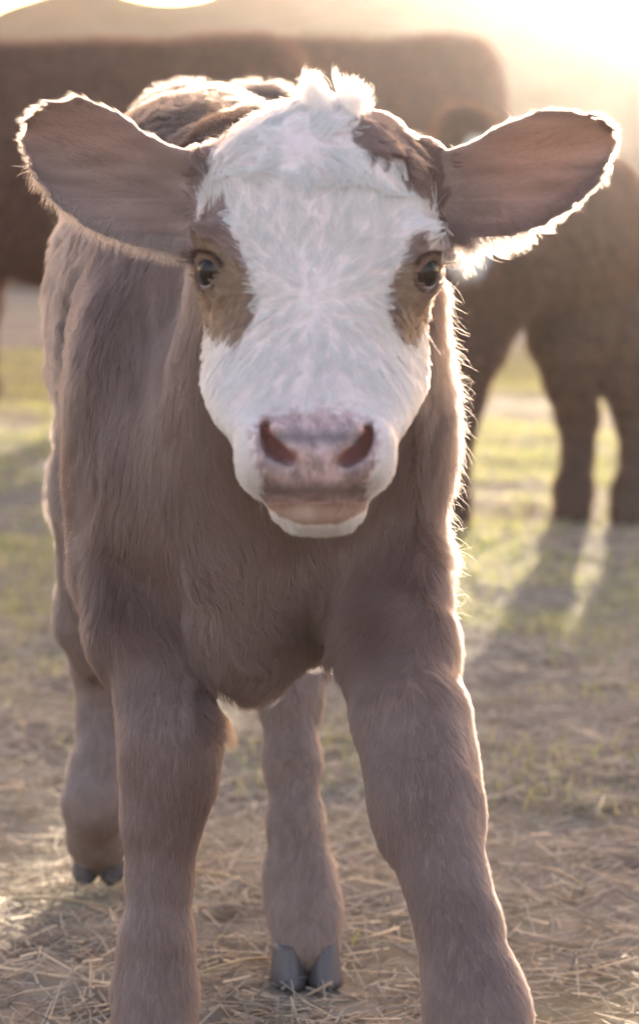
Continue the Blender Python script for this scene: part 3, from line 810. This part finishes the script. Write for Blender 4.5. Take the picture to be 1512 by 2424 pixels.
# ================================================================== ANIMALS BEHIND
def beast(name, F, colf, parent, nh, hl, hr, m_skin, m_hair, relax_n=1):
    V, Q = F.mesh(); V = relax(V, Q, relax_n, .4); VN, area = normals(V, Q)
    me = mesh_from('body', V, Q)
    set_attr(me, 'col', np.concatenate([colf(V), np.ones((len(V), 1))], 1), 'FLOAT_COLOR')
    link_mesh('body', me, m_skin, parent)
    R, Nn = roots(V, Q, VN, area, np.ones(len(Q)), nh)
    fl = np.stack([.2 * snoise(*R.T, 6, 1), .2 * snoise(*R.T, 7, 2), -1 + 0 * R[:, 0]], 1)
    ln = hl * .7 * (.6 + .7 * rng.random(nh)) * np.where(R[:, 2] < .4, .5, 1)
    pts = grow(R, Nn, fl, ln, .45, .08, .3, npt=4, cell=.03, seed=2)
    hair_object('fur', pts, hr, np.clip(colf(R) * 2.0 + np.array((.10, .05, .035)), 0, .8) * (.7 + .6 * rng.random((nh, 1))), m_hair, parent)
beast_skin = skin_mat('cow_skin')

# ---- second calf, white faced, behind to the right
D2 = 6.9
F2 = Field((.10, 6.3, -.02), (1.02, 7.9, 1.08), .011)
q = lambda px, py, dY=0: P(px, py, D2 + dY)
F2.ellipsoid(q(1275, 575, .25), (.255, .36, .20), .06)
F2.ellipsoid(q(1425, 545, .35), (.105, .20, .180), .06)
F2.ellipsoid(q(1165, 600, -.05), (.135, .17, .185), .06)
F2.capsule(q(1140, 520, -.05), q(1105, 420, -.25), .13, .085, .05)
F2.chain([(q(1105, 330, -.30), .075), (q(1110, 440, -.34), .078), (q(1118, 560, -.40), .062), (q(1120, 620, -.42), .050)], .03)   # head
F2.ellipsoid(q(1085, 300, -.28), (.050, .05, .045), .02)
F2.ellipsoid(q(1035, 390, -.28), (.075, .02, .035), .02, rot=.2)
F2.ellipsoid(q(1190, 380, -.26), (.060, .02, .035), .02, rot=-.2)
F2.chain([(q(1155, 700, -.08), .095), (q(1120, 830, -.10), .066), (q(1092, 950, -.10), .048), (q(1075, 1020, -.12), .046), (q(1070, 1120, -.12), .036), (q(1066, 1190, -.12), .042), (q(1066, 1235, -.13), .044)], .03)
F2.chain([(q(1110, 700, .15), .09), (q(1070, 850, .12), .06), (q(1040, 960, .10), .045), (q(1030, 1080, .10), .034), (q(1030, 1200, .10), .042)], .03)
F2.chain([(q(1385, 650, .20), .125), (q(1352, 800, .15), .100), (q(1348, 900, .20), .062), (q(1366, 985, .26), .050), (q(1366, 1080, .22), .036), (q(1356, 1160, .15), .044), (q(1352, 1215, .10), .046)], .03)
F2.chain([(q(1450, 640, .32), .125), (q(1468, 800, .22), .100), (q(1486, 900, .22), .066), (q(1502, 985, .26), .050), (q(1506, 1080, .22), .037), (q(1492, 1170, .12), .046), (q(1488, 1225, .05), .048)], .03)
F2.capsule(q(1478, 430, .42), q(1500, 560, .50), .026, .020, .03)
F2.chain([(q(1500, 560, .50), .020), (q(1508, 720, .52), .018), (q(1508, 860, .50), .028)], .02)
def col2(R):
    px, py = PROJ(*R.T)
    c = np.tile((.085, .055, .043), (len(R), 1))
    head = R[:, 1] < D2 - .18
    wf = head & (((px - 1150) / 55) ** 2 + ((py - 350) / 32) ** 2 < 1) | (head & (((px - 1110) / 50) ** 2 + ((py - 600) / 62) ** 2 < 1))
    c[wf] = (.72, .70, .70)
    return c
calf2 = empty('calf', (P(1300, 600, D2)[0], D2 + .1, 0))
tag(calf2, 'dark brown white-faced calf standing behind, its head hidden by an ear', 'calf')
h2 = hair_mat('dark_hair', .4, 1.0)
beast('calf', F2, col2, calf2, 90000, .030, .0006, beast_skin, h2)
for x_, y_, d_ in ((1066, 1235, -.13), (1030, 1205, .10), (1352, 1215, .10), (1488, 1225, .05)):
    e_ = q(x_, y_, d_); hooves(calf2, e_[0], e_[1], 1.15)

# ---- two dark cows further off
def cow(tagtxt, origin, heading, Hc, legs_dx, nh=60000):
    """Local frame: +x towards the head, built around the belly; heading in radians about z"""
    ca, sa = math.cos(heading), math.sin(heading)
    def T(x, y, z): return np.array((origin[0] + ca * x - sa * y, origin[1] + sa * x + ca * y, z * Hc))
    k = Hc
    R_ = 1.25
    F = Field((origin[0] - R_ * 1.15, origin[1] - R_ * 1.15, -.02), (origin[0] + R_ * 1.15, origin[1] + R_ * 1.15, 1.12 * Hc + .05), .022)
    F.ellipsoid(T(0, 0, .645), (.66, .33, .315 * k), .08, rot=heading, p=2.0)
    F.ellipsoid(T(-.50, 0, .74), (.27, .25, .235 * k), .10, rot=heading, p=2.6)
    F.ellipsoid(T(.48, 0, .70), (.26, .24, .26 * k), .10, rot=heading)
    F.capsule(T(-.62, 0, .905), T(.50, 0, .905), .075, .085, .10)
    F.ellipsoid(T(-.60, 0, .90), (.12, .15, .055 * k), .06, rot=heading)
    F.capsule(T(.60, 0, .78), T(1.0, .05, .70), .19, .13, .10)         # neck
    F.chain([(T(1.02, .05, .74), .115), (T(1.12, .05, .60), .095), (T(1.20, .05, .46), .065)], .04)
    for s_ in (-1, 1): F.ellipsoid(T(1.0, .05 + s_ * .20, .74), (.05, .10, .04), .03, rot=heading)
    for s_, dx in zip((-1, 1), legs_dx[:2]):
        F.chain([(T(.46, s_ * .14, .55), .13), (T(.46 + dx * .4, s_ * .15, .42), .085), (T(.47 + dx * .7, s_ * .15, .27), .060), (T(.46 + dx * .9, s_ * .15, .15), .042), (T(.46 + dx, s_ * .15, .065), .052), (T(.49 + dx, s_ * .15, .02), .055)], .04)
    for s_, dx in zip((-1, 1), legs_dx[2:]):
        F.chain([(T(-.55, s_ * .14, .62), .17), (T(-.50 + dx * .3, s_ * .15, .47), .125), (T(-.60 + dx * .6, s_ * .15, .35), .072), (T(-.68 + dx * .8, s_ * .15, .29), .056), (T(-.64 + dx * .9, s_ * .15, .16), .044), (T(-.61 + dx, s_ * .15, .06), .054), (T(-.57 + dx, s_ * .15, .02), .055)], .04)
    F.chain([(T(-.72, 0, .86), .04), (T(-.80, 0, .70), .026), (T(-.84, 0, .45), .024), (T(-.84, 0, .30), .045)], .03)
    root = empty('cow', (origin[0], origin[1], 0))
    tag(root, tagtxt, 'cow', 'cows standing behind the calves')
    colf = lambda R: np.tile((.050, .026, .025), (len(R), 1))
    beast('cow', F, colf, root, nh, .045, .0011, beast_skin, h2)
    for s_, dx in zip((-1, 1), legs_dx[:2]):
        e_ = T(.52 + dx, s_ * .15, 0); hooves(root, e_[0], e_[1], 2.4, heading + math.pi / 2)
    for s_, dx in zip((-1, 1), legs_dx[2:]):
        e_ = T(-.54 + dx, s_ * .15, 0); hooves(root, e_[0], e_[1], 2.4, heading + math.pi / 2)
    return root
cow('dark cow on the left, rump towards the middle, its head out of frame', (P(240, 500, 10.5)[0], 10.5), math.pi - .10, 1.41, (.02, .10, .0, .1))
cow('dark cow behind the white-faced calf, showing its rounded rump', (P(765, 500, 12.2)[0], 12.2), math.pi + .12, 1.53, (0, .05, .12, .06))

cow('unseen dark cow added right of the picture to shade the foreground', (2.14, 10.8), .15, 1.46, (.02, .06, .0, .1), 12000)  # unseen cow, added only for its shadow on the right foreground
# ================================================================== STRAW, GRASS
def strips(name, base, dirv, nrm_, wd, m, bend=None, seg=2, label=None):
    """many thin bent strips; base (n,3), dirv (n,3) full vectors, nrm_ widths direction"""
    n = len(base); s = np.linspace(0, 1, seg + 1)
    V = np.zeros((n, seg + 1, 2, 3))
    for i, t in enumerate(s):
        c = base + dirv * t + (bend * (t * t) if bend is not None else 0)
        w_ = (wd * (1 - .8 * t ** 2 if bend is not None else 1))[:, None]
        V[:, i, 0] = c - nrm_ * w_; V[:, i, 1] = c + nrm_ * w_
    k = (seg + 1) * 2; idx = np.arange(n)[:, None] * k
    F = np.concatenate([np.stack([idx[:, 0] + 2 * i, idx[:, 0] + 2 * i + 1, idx[:, 0] + 2 * i + 3, idx[:, 0] + 2 * i + 2], 1) for i in range(seg)])
    me = mesh_from(name, V.reshape(-1, 3), F, False)
    set_attr(me, 'rnd', np.repeat(rng.random(n), k))
    return link_mesh(name, me, m)
def scatter(n, y0, y1, pw=1.6, margin=.8):
    Y = y0 + (y1 - y0) * rng.random(n) ** pw
    X = (rng.random(n) * 2 - 1) * (.125 * Y + margin)
    return X, Y
straw_m = blade_mat('dry_straw', [(.22, .195, .165), (.37, .335, .285), (.50, .465, .395), (.64, .60, .51)])
X, Y = scatter(120000, 1.2, 11, 1.5)
a = rng.uniform(0, 2 * math.pi, len(X)); ln = rng.uniform(.012, .065, len(X)) * (1 + (rng.random(len(X)) > .95) * 1.4); el = rng.normal(.05, .22, len(X))
d = np.stack([np.cos(a) * np.cos(el), np.sin(a) * np.cos(el), np.sin(el)], 1)
base = np.stack([X, Y, ground_z(X, Y) + rng.uniform(.001, .012, len(X))], 1)
side_ = unit(np.cross(d, np.array((0, 0, 1.0))) + rng.normal(0, .5, (len(X), 3)))
st = strips('straw_litter', base - d * ln[:, None] / 2, d * ln[:, None], side_, rng.uniform(.0006, .0016, len(X)), straw_m, seg=1)
tag(st, 'broken dry straw scattered over the trampled soil', 'straw', kind='stuff')
grass_m = blade_mat('short_grass', [(.60, .52, .30), (.44, .45, .17), (.22, .30, .10), (.62, .58, .28)])
X, Y = scatter(150000, 1.3, 16, 1.0, 1.0)
dn = snoise(X, Y, 0 * X, 2.3, 1) * .6 + snoise(X, Y, 0 * X, 11, 3) * .45
thr = np.clip(.42 - (Y - 3) * .17, -.12, .42)
keep = dn + rng.normal(0, .16, len(X)) > thr
X, Y = X[keep], Y[keep]
n = len(X); hgt = rng.uniform(.012, .034, n) * np.where(Y > 5, 1.25, 1)
d = np.stack([rng.normal(0, .35, n), rng.normal(0, .35, n), np.ones(n)], 1) * hgt[:, None]
base = np.stack([X, Y, ground_z(X, Y) - .002], 1)
a = rng.uniform(0, math.pi, n); sd = np.stack([np.cos(a), np.sin(a), 0 * a], 1)
gs = strips('grass', base, d, sd, rng.uniform(.0008, .0018, n) * np.where(Y > 6, 1.5, 1), grass_m, bend=np.stack([rng.normal(0, .3, n), rng.normal(0, .3, n), -.1 + 0 * a], 1) * hgt[:, None], seg=2)
tag(gs, 'short patchy green grass between the straw', 'grass', kind='stuff')
# a few long stalks that can be told apart
def stalk(p0, p1, r, label):
    p0 = np.array(p0); p1 = np.array(p1); dv = p1 - p0; ln = np.linalg.norm(dv)
    sd = unit(np.cross(dv, (0, 0, 1.0))); up = unit(np.cross(sd, dv))
    vs, fs = [], []; ns = 7; nr = 6
    for i in range(ns):
        t = i / (ns - 1); c = p0 + dv * t + up * .008 * math.sin(math.pi * t) + sd * .012 * math.sin(2.1 * t)
        rr2 = r * (1.25 if i == 3 else 1) * (1 - .35 * t)
        for j in range(nr):
            an = 2 * math.pi * j / nr; vs.append(tuple(c + (sd * math.cos(an) + up * math.sin(an)) * rr2))
    for i in range(ns - 1):
        for j in range(nr): fs.append((i * nr + j, i * nr + (j + 1) % nr, (i + 1) * nr + (j + 1) % nr, (i + 1) * nr + j))
    me = bpy.data.meshes.new('straw_stalk'); me.from_pydata([tuple(np.array(v) - p0) for v in vs], [], fs); me.update()
    me.materials.append(stalk_m)
    o = bpy.data.objects.new('straw_stalk', me); C.objects.link(o); o.location = p0
    tag(o, label, 'straw', 'long straw stalks')
stalk_m = mat('straw_stalk', (.42, .33, .20), .6, .3)
def gp(px, py):
    f = (py - 1211.5) / FPX; Yd = CAM_H / math.tan(math.atan(f) + PITCH)
    v = P(px, py, Yd); v[2] = ground_z(v[0], v[1]) + .008; return v
stalk(gp(-20, 2128), gp(262, 2150), .0022, 'long straw stalk lying left of the front leg, at the picture edge')
stalk(gp(455, 2095), gp(640, 2130), .0020, 'long straw stalk lying between the front and the hind leg')
stalk(gp(470, 2322), gp(668, 2272), .0018, 'long straw stalk whose end touches the hind hoof')
stalk(gp(1400, 1955), gp(1530, 1975), .0022, 'pale straw stalk on the ground right of the front leg')
stalk(gp(1270, 2040), gp(1420, 2100), .0016, 'short straw stalk on the ground beside the right front leg')

# ================================================================== HAZE
hx0, hx1, hy0, hy1, hz0, hz1 = -115, 115, -115, 115, -1.2, 9.0
vs = [(x, y, z) for x in (hx0, hx1) for y in (hy0, hy1) for z in (hz0, hz1)]
fs = [(0, 1, 3, 2), (4, 6, 7, 5), (0, 4, 5, 1), (2, 3, 7, 6), (0, 2, 6, 4), (1, 5, 7, 3)]
hm_ = bpy.data.meshes.new('haze'); hm_.from_pydata(vs, [], fs); hm_.update()
ho = bpy.data.objects.new('haze', hm_); C.objects.link(ho)
m = bpy.data.materials.new('glare_haze'); m.use_nodes = True; m.node_tree.nodes.clear()
pv = N(m, 'ShaderNodeVolumePrincipled'); oo = N(m, 'ShaderNodeOutputMaterial')
pv.inputs['Color'].default_value = (1, .94, .90, 1); pv.inputs['Density'].default_value = .00043; pv.inputs['Anisotropy'].default_value = .91
L(m, pv.outputs[0], oo.inputs['Volume']); hm_.materials.append(m)
tag(ho, 'thin dusty evening air, also standing in for lens glare towards the sun', kind='stuff')  # haze added for the glow, doubling as lens glare
